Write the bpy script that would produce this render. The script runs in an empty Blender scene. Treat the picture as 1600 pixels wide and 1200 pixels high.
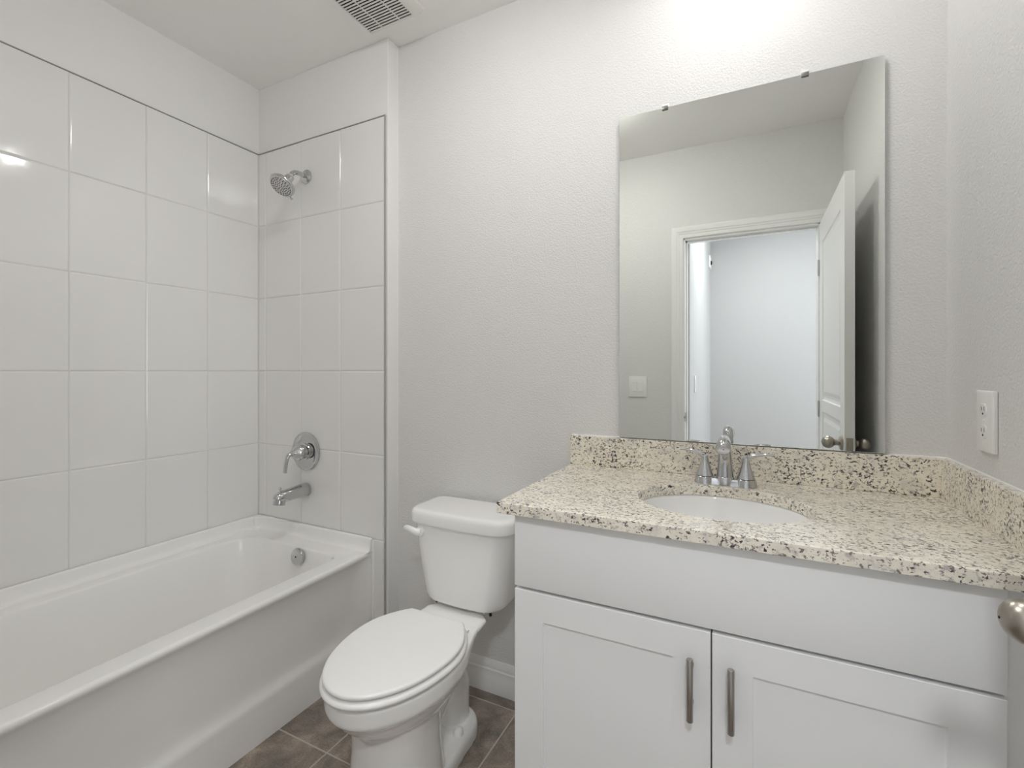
import bpy, bmesh, math, random
from mathutils import Vector, Matrix

# ------------------------------------------------------------------ camera, world, lights
sc = bpy.context.scene
C = sc.collection
cam_d = bpy.data.cameras.new('camera')
cam = bpy.data.objects.new('camera', cam_d)
C.objects.link(cam)
cam.location = (2.2179, -1.563, 1.2635)
cam.rotation_euler = (math.radians(90), 0, math.radians(26.676))
cam_d.sensor_fit = 'HORIZONTAL'
cam_d.sensor_width = 36
cam_d.lens = 36 * 740.04 / 1600
cam_d.shift_y = (579.95 - 600) / 1600
cam_d.clip_start = 0.02
sc.camera = cam

world = bpy.data.worlds.new('sky')
sc.world = world
world.use_nodes = True
world.node_tree.nodes['Background'].inputs[0].default_value = (0.75, 0.86, 1.0, 1)
world.node_tree.nodes['Background'].inputs[1].default_value = 1.0

sc.view_settings.view_transform = 'Standard'
sc.view_settings.look = 'None'
sc.view_settings.gamma = 1
sc.view_settings.exposure = 0.1
BULB = 148.0         # radiance of the recessed downlight lens
FILL = 32.5          # radiance of the added dome fill light, out of view
HALL_FILL = 108.0         # radiance of the added hall fill light, out of view
DAY = 40.0           # watts of daylight through the hall window

# daylight entering the hall through its window (window_1 in the right hall wall)
dl = bpy.data.lights.new('hall_daylight', 'AREA')
dl.shape = 'RECTANGLE'
dl.size = 1.6
dl.size_y = 1.2
dl.energy = DAY
dl.color = (0.90, 0.94, 1.0)
dlo = bpy.data.objects.new('hall_daylight', dl)
C.objects.link(dlo)
dlo.location = (4.385, -2.6, 1.45)
dlo.rotation_euler = (0, math.radians(90), 0)

sc.cycles.max_bounces = 14
sc.cycles.diffuse_bounces = 10
sc.cycles.glossy_bounces = 8
sc.cycles.caustics_reflective = False
sc.cycles.caustics_refractive = False

# ------------------------------------------------------------------ measures (metres)
XR, YB, ZC, YD = 2.6854, 0.0752, 2.69, -1.52      # right wall, back wall, ceiling, door wall
XS = 0.8361                                       # end of the short wall at the tub
XJL, XJR, ZJ = 1.840, 2.574, 2.11                 # door opening
CT, CTH = 0.93, 0.028                             # counter top, slab thickness
XC0, YC0 = 1.6397, -0.5                           # counter left end and front
rnd = random.Random(4)

# ------------------------------------------------------------------ helpers
def mat(name, color, rough=0.5, metal=0.0, **kw):
    m = bpy.data.materials.new(name)
    m.use_nodes = True
    b = m.node_tree.nodes['Principled BSDF']
    b.inputs['Base Color'].default_value = (*color, 1)
    b.inputs['Roughness'].default_value = rough
    b.inputs['Metallic'].default_value = metal
    for k, v in kw.items():
        b.inputs[k].default_value = v
    return m

class NT:
    def __init__(s, m):
        s.t = m.node_tree
        s.b = s.t.nodes['Principled BSDF']
        s.co = s.t.nodes.new('ShaderNodeTexCoord').outputs['Object']
    def n(s, typ, ins=None, **props):
        nd = s.t.nodes.new(typ)
        for k, v in props.items():
            setattr(nd, k, v)
        for k, v in (ins or {}).items():
            if isinstance(v, bpy.types.NodeSocket):
                s.t.links.new(v, nd.inputs[k])
            else:
                nd.inputs[k].default_value = v
        return nd
    def noise(s, scale, detail=2, rough=0.5, vec=None, dist=0.0):
        return s.n('ShaderNodeTexNoise', {'Vector': vec or s.co, 'Scale': scale, 'Detail': detail, 'Roughness': rough, 'Distortion': dist}).outputs['Fac']
    def ramp(s, fac, stops, interp='LINEAR'):
        r = s.n('ShaderNodeValToRGB', {'Fac': fac})
        r.color_ramp.interpolation = interp
        e = r.color_ramp.elements
        while len(e) < len(stops):
            e.new(0.5)
        for el, (p, c) in zip(e, stops):
            el.position = p
            el.color = (*c, 1) if len(c) == 3 else c
        return r.outputs['Color']
    def mix(s, fac, a, b):
        nd = s.t.nodes.new('ShaderNodeMix')
        nd.data_type = 'RGBA'
        for sock, v in ((nd.inputs[0], fac), (nd.inputs[6], a), (nd.inputs[7], b)):
            if isinstance(v, bpy.types.NodeSocket):
                s.t.links.new(v, sock)
            elif isinstance(v, (int, float)):
                sock.default_value = v
            else:
                sock.default_value = (*v, 1)
        return nd.outputs[2]
    def math(s, op, a, b=0.0):
        return s.n('ShaderNodeMath', {0: a, 1: b}, operation=op).outputs[0]
    def bump(s, h, strength, dist):
        nd = s.n('ShaderNodeBump', {'Height': h, 'Strength': strength, 'Distance': dist})
        s.t.links.new(nd.outputs[0], s.b.inputs['Normal'])
    def out(s, sock, name):
        s.t.links.new(sock, s.b.inputs[name])

class MB:
    """collects shapes and links them as one mesh object"""
    def __init__(s):
        s.v, s.f = [], []
    def add(s, vs, fs, M=None):
        o = len(s.v)
        s.v += [tuple(M @ Vector(p)) if M else tuple(p) for p in vs]
        s.f += [tuple(i + o for i in f) for f in fs]
    def box(s, a, b, bev=0.0, seg=2, M=None):
        bm = bmesh.new()
        bmesh.ops.create_cube(bm, size=1)
        for v in bm.verts:
            v.co = Vector([(a[i] + b[i]) / 2 + v.co[i] * (b[i] - a[i]) for i in range(3)])
        if bev > 0:
            bmesh.ops.bevel(bm, geom=bm.edges[:], offset=bev, segments=seg, affect='EDGES', profile=0.5)
        bm.verts.index_update()
        s.add([v.co.copy() for v in bm.verts], [[v.index for v in f.verts] for f in bm.faces], M)
        bm.free()
    def loft(s, rings, cap0=True, cap1=True, close=True, loop=False, M=None):
        n = len(rings[0])
        vs = [p for r in rings for p in r]
        fs = []
        R = len(rings)
        for i in range(R if loop else R - 1):
            j = (i + 1) % R
            for k in range(n if close else n - 1):
                l = (k + 1) % n
                fs.append((i * n + k, i * n + l, j * n + l, j * n + k))
        if not loop and close:
            if cap0:
                fs.append(tuple(range(n - 1, -1, -1)))
            if cap1:
                fs.append(tuple((R - 1) * n + k for k in range(n)))
        s.add(vs, fs, M)
    def lathe(s, prof, M=None, n=40, sx=1.0, sy=1.0):
        rings = [[(r * sx * math.cos(2 * math.pi * k / n), r * sy * math.sin(2 * math.pi * k / n), z) for k in range(n)] for r, z in prof]
        s.loft(rings, prof[0][0] > 1e-6 or True, True, M=M)
    def tube(s, pts, rad, n=20, squash=None):
        """round tube along pts; rad a number or one per point; squash (side, up) scales"""
        P = [Vector(p) for p in pts]
        if not isinstance(rad, (list, tuple)):
            rad = [rad] * len(P)
        rings = []
        up = None
        for i, p in enumerate(P):
            d = (P[min(i + 1, len(P) - 1)] - P[max(i - 1, 0)]).normalized()
            if up is None:
                a = Vector((0, 0, 1)) if abs(d.z) < 0.9 else Vector((1, 0, 0))
                side = d.cross(a).normalized()
                up = side.cross(d)
            else:
                side = d.cross(up).normalized()
                up = side.cross(d)
            sq = squash[i] if squash else (1, 1)
            rings.append([p + side * (math.cos(2 * math.pi * k / n) * rad[i] * sq[0]) + up * (math.sin(2 * math.pi * k / n) * rad[i] * sq[1]) for k in range(n)])
        s.loft(rings)
    def prism(s, poly, axis, a, b):
        """extrude a closed outline along axis 0/1/2"""
        def put(p, t):
            q = [0, 0, 0]
            o = [i for i in range(3) if i != axis]
            q[axis] = t
            q[o[0]], q[o[1]] = p
            return q
        s.loft([[put(p, a) for p in poly], [put(p, b) for p in poly]])
    def build(s, name, m, parent=None, smooth=35):
        me = bpy.data.meshes.new(name)
        me.from_pydata(s.v, [], s.f)
        me.update()
        bm = bmesh.new()
        bm.from_mesh(me)
        bmesh.ops.recalc_face_normals(bm, faces=bm.faces[:])
        bm.to_mesh(me)
        bm.free()
        if smooth:
            for p in me.polygons:
                p.use_smooth = True
            me.set_sharp_from_angle(angle=math.radians(smooth))
        o = bpy.data.objects.new(name, me)
        C.objects.link(o)
        for mm in (m if isinstance(m, (list, tuple)) else [m]):
            me.materials.append(mm)
        if parent:
            o.parent = parent
            o.matrix_parent_inverse = parent.matrix_basis.inverted()
        return o

def tag(o, label, cat, group=None, kind=None):
    o['label'] = label
    o['category'] = cat
    if group:
        o['group'] = group
    if kind:
        o['kind'] = kind
    return o

def thing(name, loc, label, cat, group=None, kind=None):
    o = bpy.data.objects.new(name, None)
    o.empty_display_size = 0.05
    C.objects.link(o)
    o.location = loc
    return tag(o, label, cat, group, kind)

def aim(p, d, twist=None):
    """matrix that puts local +z along d at p"""
    return Matrix.Translation(Vector(p)) @ Vector(d).to_track_quat('Z', 'Y').to_matrix().to_4x4()

def bez(p0, p1, p2, p3, n=14):
    P = [Vector(p) for p in (p0, p1, p2, p3)]
    r = []
    for i in range(n + 1):
        t = i / n
        r.append(P[0] * (1 - t) ** 3 + P[1] * 3 * t * (1 - t) ** 2 + P[2] * 3 * t * t * (1 - t) + P[3] * t ** 3)
    return r

def rrect(x0, x1, y0, y1, r, z, n=8):
    """rounded rectangle ring; r one radius or four (x1y0, x1y1, x0y1, x0y0)"""
    if not isinstance(r, (tuple, list)):
        r = (r,) * 4
    pts = []
    for (cx, cy, a0, rr) in ((x1 - r[0], y0 + r[0], -90, r[0]), (x1 - r[1], y1 - r[1], 0, r[1]), (x0 + r[2], y1 - r[2], 90, r[2]), (x0 + r[3], y0 + r[3], 180, r[3])):
        for k in range(n + 1):
            a = math.radians(a0 + 90 * k / n)
            pts.append((cx + rr * math.cos(a), cy + rr * math.sin(a), z))
    return pts

# ------------------------------------------------------------------ materials
def paint(name, col, rough, scale, strength, dist):
    m = mat(name, col, rough)
    t = NT(m)
    a = t.noise(scale, 3, 0.55)
    b = t.noise(scale * 0.45, 2, 0.5)
    h = t.math('ADD', t.ramp(a, [(0.38, (0, 0, 0)), (0.62, (1, 1, 1))]), t.math('MULTIPLY', b, 0.8))
    t.bump(h, strength, dist)
    return m

M_wall = paint('wall_paint', (0.74, 0.735, 0.725), 0.5, 160, 0.55, 0.0014)
M_smooth = paint('alcove_paint', (0.82, 0.815, 0.805), 0.55, 200, 0.12, 0.0006)
M_ceil = paint('ceiling_paint', (0.89, 0.88, 0.865), 0.7, 140, 0.25, 0.001)
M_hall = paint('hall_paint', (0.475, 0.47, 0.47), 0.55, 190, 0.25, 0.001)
M_trim = mat('trim_enamel', (0.82, 0.82, 0.81), 0.3)
M_door = mat('door_enamel', (0.82, 0.82, 0.81), 0.33)
M_cab = mat('cabinet_enamel', (0.87, 0.87, 0.87), 0.36)
M_gap = mat('gap_shade', (0.16, 0.16, 0.16), 0.7)
M_porc = mat('vitreous_china', (0.86, 0.855, 0.84), 0.10, **{'Coat Weight': 0.3, 'Coat Roughness': 0.05})
M_seat = mat('seat_plastic', (0.86, 0.855, 0.845), 0.28)
M_tub = mat('tub_acrylic', (0.87, 0.865, 0.85), 0.16, **{'Coat Weight': 0.25, 'Coat Roughness': 0.08})
M_chrome = mat('chrome', (0.58, 0.585, 0.59), 0.06, 1.0)
M_chrome_d = mat('dark_gap', (0.03, 0.03, 0.03), 0.4)
M_nickel = mat('satin_nickel', (0.42, 0.40, 0.37), 0.3, 1.0)
M_clip = mat('clip_metal', (0.22, 0.22, 0.21), 0.35, 0.6)
M_bronze = mat('antique_nickel', (0.40, 0.365, 0.32), 0.3, 1.0)
M_alu = mat('tile_edge_metal', (0.46, 0.46, 0.455), 0.35, 0.35)
M_plast = mat('white_plastic', (0.84, 0.835, 0.82), 0.35)
M_slot = mat('dark_slot', (0.012, 0.011, 0.010), 0.8)
M_nozzle = mat('nozzle_rubber', (0.07, 0.07, 0.07), 0.6)
M_mirror = mat('mirror_silver', (0.885, 0.905, 0.875), 0.0, 1.0)
M_glassedge = mat('mirror_edge', (0.38, 0.46, 0.42), 0.15)
M_sink = mat('sink_china', (0.86, 0.855, 0.845), 0.12, **{'Coat Weight': 0.3})
M_grout = mat('white_grout', (0.70, 0.69, 0.67), 0.8)
M_carpet = mat('hall_carpet', (0.45, 0.42, 0.38), 0.95)
M_fan = mat('fan_plastic', (0.76, 0.75, 0.72), 0.4)
M_glow = mat('lamp_glass', (0.9, 0.88, 0.84), 0.4, **{'Emission Color': (1.0, 0.99, 0.965, 1), 'Emission Strength': BULB})

M_hfill = mat('hall_fill_glow', (0.9, 0.9, 0.9), 0.4, **{'Emission Color': (0.93, 0.97, 1.0, 1), 'Emission Strength': HALL_FILL})
M_fill = mat('fill_glow', (0.9, 0.88, 0.84), 0.4, **{'Emission Color': (1.0, 0.99, 0.965, 1), 'Emission Strength': FILL})
M_tile = mat('glazed_wall_tile', (0.80, 0.795, 0.785), 0.09, **{'Coat Weight': 0.2, 'Coat Roughness': 0.03})
t = NT(M_tile)
t.bump(t.noise(7, 2, 0.5), 0.10, 0.012)

M_granite = mat('speckled_granite', (0.7, 0.65, 0.55), 0.14)
t = NT(M_granite)
def gmap(loc, sc_, rot=(0.25, 0.2, 0.30)):
    return t.n('ShaderNodeMapping', {'Vector': t.co, 'Location': loc, 'Scale': sc_, 'Rotation': rot}).outputs[0]
mp = gmap((0, 0, 0), (0.75, 1.15, 1.0))
base = t.ramp(t.noise(26, 4, 0.6, mp), [(0.28, (0.66, 0.63, 0.585)), (0.42, (0.83, 0.78, 0.675)), (0.60, (0.91, 0.86, 0.745)), (0.75, (0.93, 0.895, 0.81))])
grey = t.ramp(t.noise(85, 4, 0.65, gmap((1.3, 2.2, 0.7), (0.8, 1.1, 1.0)), 0.3), [(0.55, (0, 0, 0)), (0.64, (1, 1, 1))])
c1 = t.mix(t.math('MULTIPLY', grey, 0.8), base, (0.46, 0.44, 0.425))
brown = t.ramp(t.noise(150, 2, 0.5, gmap((3.1, 1.7, 5.2), (0.8, 1.1, 1.0)), 0.5), [(0.605, (0, 0, 0)), (0.65, (1, 1, 1))])
c2 = t.mix(t.math('MULTIPLY', brown, 0.85), c1, (0.15, 0.095, 0.095))
clump = t.ramp(t.noise(13, 3, 0.55, mp), [(0.40, (0, 0, 0)), (0.62, (1, 1, 1))])
dn = t.math('ADD', t.noise(150, 3, 0.6, gmap((9.1, 4.7, 2.2), (0.75, 1.1, 1.0)), 0.6), t.math('MULTIPLY', clump, 0.075))
dark = t.ramp(dn, [(0.625, (0, 0, 0)), (0.66, (1, 1, 1))])
c3 = t.mix(t.math('MULTIPLY', dark, 0.95), c2, (0.030, 0.026, 0.032))
big = t.ramp(t.noise(70, 2, 0.5, gmap((5.4, 8.8, 1.1), (0.7, 1.2, 1.1)), 0.8), [(0.695, (0, 0, 0)), (0.715, (1, 1, 1))])
c3 = t.mix(big, c3, (0.035, 0.027, 0.030))
t.out(c3, 'Base Color')

M_floor = mat('slate_floor_tile', (0.1, 0.08, 0.07), 0.42)
t = NT(M_floor)
PX, PY, OX, OY = 0.480, 0.4514, 0.966, -0.4376
sep = t.n('ShaderNodeSeparateXYZ', {0: t.co})
def cell(sock, off, pitch):
    u = t.math('DIVIDE', t.math('SUBTRACT', sock, off), pitch)
    fl = t.math('FLOOR', u)
    fr = t.math('SUBTRACT', u, fl)
    d = t.math('MULTIPLY', t.math('SUBTRACT', 0.5, t.math('ABSOLUTE', t.math('SUBTRACT', fr, 0.5))), pitch)
    return fl, d
fx, dx = cell(sep.outputs[0], OX, PX)
fy, dy = cell(sep.outputs[1], OY, PY)
dd = t.math('MINIMUM', dx, dy)
gm = t.ramp(dd, [(0.0022, (1, 1, 1)), (0.0034, (0, 0, 0))])
rid = t.n('ShaderNodeTexWhiteNoise', {'Vector': t.n('ShaderNodeCombineXYZ', {0: fx, 1: fy}).outputs[0]}).outputs['Value']
shift = t.n('ShaderNodeVectorMath', {0: t.co, 1: t.n('ShaderNodeCombineXYZ', {0: t.math('MULTIPLY', rid, 9.0), 1: t.math('MULTIPLY', rid, 5.0)}).outputs[0]}, operation='ADD').outputs[0]
slate = t.ramp(t.noise(9, 6, 0.65, shift, 0.6), [(0.28, (0.125, 0.106, 0.094)), (0.44, (0.22, 0.184, 0.158)), (0.56, (0.30, 0.246, 0.204)), (0.72, (0.47, 0.39, 0.32))])
fine = t.ramp(t.noise(160, 3, 0.6), [(0.3, (0.75, 0.75, 0.75)), (0.7, (1.2, 1.2, 1.2))])
mul = t.n('ShaderNodeVectorMath', {0: slate, 1: fine}, operation='MULTIPLY').outputs[0]
t.out(t.mix(gm, mul, (0.56, 0.50, 0.44)), 'Base Color')
h = t.math('SUBTRACT', t.math('MULTIPLY', t.noise(60, 4, 0.6), 0.35), t.math('MULTIPLY', gm, 1.0))
t.bump(h, 0.35, 0.003)

# ------------------------------------------------------------------ the room shell
def struct(name, mb, m, label, cat, parent=None, smooth=0):
    o = mb.build(name, m, parent, smooth)
    if not parent:
        tag(o, label, cat, kind='structure')
    return o

b = MB(); b.box((-0.15, YD - 0.115, -0.1), (XR + 0.1, YB + 0.15, 0.0))
struct('floor', b, M_floor, 'dark brown slate-look floor tiles with tan grout beside the bathtub', 'floor')
b = MB(); b.box((-0.15, YD - 0.115, ZC), (XR + 0.1, YB + 0.15, ZC + 0.1))
struct('ceiling', b, M_ceil, 'plain off-white bathroom ceiling around the fan grille', 'ceiling')
b = MB(); b.box((XS, YB, 0), (XR + 0.1, YB + 0.15, ZC))
struct('wall_back', b, M_wall, 'textured white wall behind the toilet and mirror', 'wall')
b = MB(); b.box((XR, YD - 0.115, 0), (XR + 0.1, YB, ZC))
struct('wall_right', b, M_wall, 'textured white wall with the outlet beside the vanity', 'wall')
b = MB(); b.box((-0.15, YD - 0.115, 0), (-0.008, 0.0081, ZC))
wall_left = struct('wall_left', b, M_smooth, 'white wall along the tub, tiled up to a metal edge', 'wall')
b = MB(); b.box((-0.15, 0.008, 0), (XS, YB + 0.15, ZC), 0.002, 1)
wall_end = struct('wall_tub_end', b, M_smooth, 'short projecting wall with shower fittings at the tub end', 'wall')
b = MB()
b.box((-0.008, YD - 0.115, 0), (XJL - 0.012, YD, ZC))
b.box((XJR + 0.012, YD - 0.115, 0), (XR, YD, ZC))
b.box((XJL - 0.012, YD - 0.115, ZJ + 0.012), (XJR + 0.012, YD, ZC))
wall_door = struct('wall_door', b, M_wall, 'white wall around the doorway, seen in the mirror', 'wall')

def tiles(cols, rows, put):
    """glazed tiles with soft pillowed edges; put(u, v, w) places column, height, depth"""
    mb = MB()
    g = 0.0009
    for i in range(len(cols) - 1):
        for k in range(len(rows) - 1):
            u0, u1, v0, v1 = cols[i] + g, cols[i + 1] - g, rows[k + 1] + g, rows[k] - g
            if u1 - u0 < 0.004 or v1 - v0 < 0.004:
                continue
            a, c, e = rnd.uniform(-.0005, .0005), rnd.uniform(-.0007, .0007), rnd.uniform(-.0004, .0004)
            rings = []
            for ins, dep in ((0, -0.0075), (0, -0.0026), (0.0012, -0.0013), (0.003, -0.0004), (0.006, 0.0)):
                w = [dep + (e if dep > -0.003 else 0) + (a * sx + c * sv if dep > -0.003 else 0) for sx, sv in ((-1, -1), (1, -1), (1, 1), (-1, 1))]
                rings.append([put(u0 + ins, v0 + ins, w[0]), put(u1 - ins, v0 + ins, w[1]), put(u1 - ins, v1 - ins, w[2]), put(u0 + ins, v1 - ins, w[3])])
            mb.loft(rings)
    return mb

ROWS = [2.356 - 0.3641 * k for k in range(6)]
YCOL = [-1.512, -1.4868, -1.2395, -0.9922, -0.7449, -0.4976, -0.2503, -0.0005]
tm = tiles([-y for y in YCOL[::-1]], ROWS, lambda u, v, w: (w, -u, v))
tm.build('tile_cladding', M_tile, wall_left, 0)
b = MB(); b.box((-0.0078, -1.52, 0.5), (-0.0028, -0.0005, 2.355)); b.build('grout', M_grout, wall_left, 0)
b = MB(); b.box((-0.0079, -1.512, 2.3562), (0.0012, 0.007, 2.3592)); b.build('edge_trim', M_alu, wall_left, 0)
b = MB(); b.box((-0.006, -0.002, 0.52), (0.0016, 0.006, 2.355), 0.001); b.build('corner_bead', M_grout, wall_left, 0)
XCOL = [0.0, 0.0538, 0.3077, 0.5641, 0.8205]
tm = tiles(XCOL, ROWS, lambda u, v, w: (u, -w, v))
t2 = tiles([0.70, 0.8205], [0.5355, 0.1714, 0.0], lambda u, v, w: (u, -w, v))
tm.add(t2.v, t2.f)
tm.build('tile_cladding', M_tile, wall_end, 0)
b = MB(); b.box((0, 0.0028, 0.0), (0.8205, 0.0078, 2.355)); b.build('grout', M_grout, wall_end, 0)
b = MB(); b.box((0.0, -0.0012, 2.3562), (0.8255, 0.0079, 2.3592)); b.box((0.8208, -0.0012, 0), (0.8258, 0.0079, 2.3592)); b.build('edge_trim', M_alu, wall_end, 0)
tm = tiles([0.0, 0.2473, 0.4946, 0.7419, 0.83], ROWS, lambda u, v, w: (u, YD + 0.008 + w, v))
tm.build('tile_cladding', M_tile, wall_door, 0)

# baseboards
BASE = [(0, 0), (0.0145, 0), (0.0145, 0.062), (0.0125, 0.068), (0.0125, 0.088), (0.0095, 0.094), (0.0095, 0.104), (0.006, 0.116), (0.0035, 0.124), (0, 0.124)]
b = MB(); b.prism([(YB - d, z) for d, z in BASE], 0, XS + 0.0, 1.684)
struct('baseboard_back', b, M_trim, 'white stepped baseboard behind the toilet', 'baseboard', smooth=20)
b = MB(); b.prism([(YD + d, z) for d, z in BASE], 0, 0.84, 1.768)
struct('baseboard_door', b, M_trim, 'white baseboard beside the doorway', 'baseboard', smooth=20)

# door casing and jamb (trim_1), strike plate on the jamb
CAS = [(0.0, 0.0), (0.0, 0.009), (0.006, 0.011), (0.022, 0.0115), (0.026, 0.0145), (0.034, 0.0145), (0.040, 0.018), (0.062, 0.019), (0.070, 0.016), (0.073, 0.010), (0.073, 0.0)]
def casing(y, sgn):
    mb = MB()
    rings = []
    for (x, z, ox, oz) in ((XJL - 0.004, 0, -1, 0), (XJL - 0.004, ZJ + 0.004, -1, 1), (XJR + 0.004, ZJ + 0.004, 1, 1), (XJR + 0.004, 0, 1, 0)):
        rings.append([(x + ox * d, y + sgn * p, z + oz * d) for d, p in CAS])
    mb.loft(rings)
    return mb
b = casing(YD, 1)
c2_ = casing(YD - 0.115, -1)
b.add(c2_.v, c2_.f)
b.box((XJL - 0.012, YD - 0.115, 0), (XJL + 0.006, YD, ZJ))
b.box((XJR - 0.006, YD - 0.115, 0), (XJR + 0.012, YD, ZJ))
b.box((XJL - 0.012, YD - 0.115, ZJ - 0.006), (XJR + 0.012, YD, ZJ + 0.012))
b.box((XJL + 0.006, YD - 0.075, 0), (XJL + 0.016, YD - 0.040, ZJ - 0.006))
b.box((XJL + 0.006, YD - 0.075, ZJ - 0.016), (XJR - 0.006, YD - 0.040, ZJ - 0.006))
trim = struct('trim_1', b, M_trim, 'white moulded door casing and jamb reflected in the mirror', 'door frame', smooth=20)
b = MB(); b.box((XJL + 0.0055, YD - 0.034, 0.94), (XJL + 0.008, YD - 0.001, 0.998), 0.0008, 1)
b.lathe([(0.0, 0.0), (0.008, 0), (0.008, 0.002), (0, 0.002)], aim((XJL + 0.004, YD + 0.0005, 0.968), (0.7, 0.7, 0)), 16)
b.build('strike_plate', M_nickel, trim)

# the hall beyond the doorway
YH0, YH1, XH0, XH1 = YD - 0.115, -3.46, 1.862, 4.4
b = MB(); b.box((XH0 - 0.5, YH1 - 0.1, -0.1), (XH1 + 0.1, YH0, 0.0))
struct('floor_hall', b, M_carpet, 'beige hall floor beyond the doorway', 'floor')
b = MB(); b.box((XH0 - 0.5, YH1 - 0.1, ZC), (XH1 + 0.1, YH0, ZC + 0.1))
struct('ceiling_hall', b, M_ceil, 'white hall ceiling beyond the doorway', 'ceiling')
b = MB(); b.box((XH0 - 0.1, YH1, 0), (XH0, YH0, ZC))
struct('wall_hall_left', b, M_hall, 'bright hall wall on the left through the mirrored doorway', 'wall')
b = MB(); b.box((XH0 - 0.1, YH1 - 0.1, 0), (XH1 + 0.1, YH1, ZC))
struct('wall_hall_far', b, M_hall, 'pale blue-grey far hall wall reflected in the mirror', 'wall')
b = MB(); b.box((XR + 0.1, YH0, 0), (XH1 + 0.1, YH0 + 0.1, ZC))
struct('wall_hall_near', b, M_hall, 'hall wall beside the bathroom doorway', 'wall')
WY0, WY1, WZ0, WZ1 = -3.2, -2.0, 0.65, 2.25
b = MB()
b.box((XH1, YH1, 0), (XH1 + 0.1, WY0, ZC)); b.box((XH1, WY1, 0), (XH1 + 0.1, YH0, ZC))
b.box((XH1, WY0, 0), (XH1 + 0.1, WY1, WZ0)); b.box((XH1, WY0, WZ1), (XH1 + 0.1, WY1, ZC))
struct('wall_hall_right', b, M_hall, 'hall wall with the window on the right beyond the doorway', 'wall')
b = MB()
for (p, q) in (((WY0, WZ0), (WY1, WZ0 + 0.05)), ((WY0, WZ1 - 0.05), (WY1, WZ1)), ((WY0, WZ0), (WY0 + 0.05, WZ1)), ((WY1 - 0.05, WZ0), (WY1, WZ1)), ((WY0, 1.43), (WY1, 1.47))):
    b.box((XH1 + 0.03, p[0], p[1]), (XH1 + 0.07, q[0], q[1]))
struct('window_1', b, M_trim, 'white hall window frame', 'window')
hl = thing('hall_fill_light', (2.45, -2.3, ZC), 'added round fill light on the hall ceiling, unseen beyond the doorway', 'lamp')  # unseen light added to brighten the cabinet fronts through the doorway
b = MB(); b.lathe([(0.150, -0.003), (0.152, -0.014), (0.168, -0.012), (0.172, -0.0003), (0.150, -0.0003), (0.150, -0.003)], aim((2.45, -2.3, ZC), (0, 0, 1)), 48); b.build('trim_ring', M_plast, hl, 30)
b = MB(); b.lathe([(0.0, -0.006), (0.08, -0.0055), (0.150, -0.004), (0.150, -0.0004), (0, -0.0004)], aim((2.45, -2.3, ZC), (0, 0, 1)), 48); b.build('lens', M_hfill, hl, 30)

# hall switch seen edge-on, small sensor box
ht = thing('light_switch', (XH0, -1.95, 1.17), 'white hall switch plate seen edge-on beyond the mirrored door jamb', 'switch')
b = MB(); b.box((XH0, -1.985, 1.113), (XH0 + 0.006, -1.915, 1.231), 0.002); b.build('plate', M_plast, ht)
b = MB(); b.box((XH0 + 0.006, -1.966, 1.140), (XH0 + 0.009, -1.934, 1.204), 0.001); b.build('rocker', M_plast, ht)
ht = thing('wall_sensor', (XH0, -3.33, 2.33), 'small white box with a dark spot high in the hall corner, in the mirror', 'sensor')
b = MB(); b.box((XH0, -3.42, 2.27), (XH0 + 0.012, -3.26, 2.39), 0.004); b.build('housing', M_plast, ht)
b = MB(); b.lathe([(0, 0), (0.02, 0), (0.02, 0.008), (0.012, 0.014), (0, 0.015)], aim((XH0 + 0.011, -3.34, 2.325), (1, 0, 0)), 20); b.build('lens', M_slot, ht)

# ------------------------------------------------------------------ open door
DX0, DX1, DY0, DY1, DZ0, DZ1 = 2.571, 2.607, -1.500, -0.705, 0.012, 2.098
door = thing('door_1', (DX0, DY0, 0), 'white two-panel bathroom door standing open along the right wall', 'door', kind='structure')
b = MB()
PU0, PU1 = DY1 - 0.105, DY0 + 0.105
panels = [(1.105, DZ1 - 0.125), (0.22, 1.045)]
def door_face(xf, sx):
    """stiles and rails round recessed panels with a sloped sticking"""
    lo, hi = min(PU0, PU1), max(PU0, PU1)
    d = lambda w: xf + sx * w
    b.add([(d(0), DY0, DZ0), (d(0), lo, DZ0), (d(0), lo, DZ1), (d(0), DY0, DZ1)], [(0, 1, 2, 3)])
    b.add([(d(0), hi, DZ0), (d(0), DY1, DZ0), (d(0), DY1, DZ1), (d(0), hi, DZ1)], [(0, 1, 2, 3)])
    zs = [DZ0, panels[1][0], panels[1][1], panels[0][0], panels[0][1], DZ1]
    for k in (0, 2, 4):
        b.add([(d(0), lo, zs[k]), (d(0), hi, zs[k]), (d(0), hi, zs[k + 1]), (d(0), lo, zs[k + 1])], [(0, 1, 2, 3)])
    for z0, z1 in panels:
        R = []
        for ins, dep in ((0, 0), (0.006, -0.006), (0.018, -0.009), (0.030, -0.009), (0.048, -0.003), (0.052, -0.0025)):
            R.append([(d(dep), lo + ins, z0 + ins), (d(dep), hi - ins, z0 + ins), (d(dep), hi - ins, z1 - ins), (d(dep), lo + ins, z1 - ins)])
        b.loft(R, cap0=False)
door_face(DX0, -1)
door_face(DX1, 1)
for (p, q) in (((DY0, DZ0), (DY1, DZ0)), ((DY1, DZ0), (DY1, DZ1)), ((DY1, DZ1), (DY0, DZ1)), ((DY0, DZ1), (DY0, DZ0))):
    b.add([(DX0, *p), (DX0, *q), (DX1, *q), (DX1, *p)], [(0, 1, 2, 3)])
b.build('leaf', M_door, door, 0)
KY, KZ = DY1 - 0.058, 0.957
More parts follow.
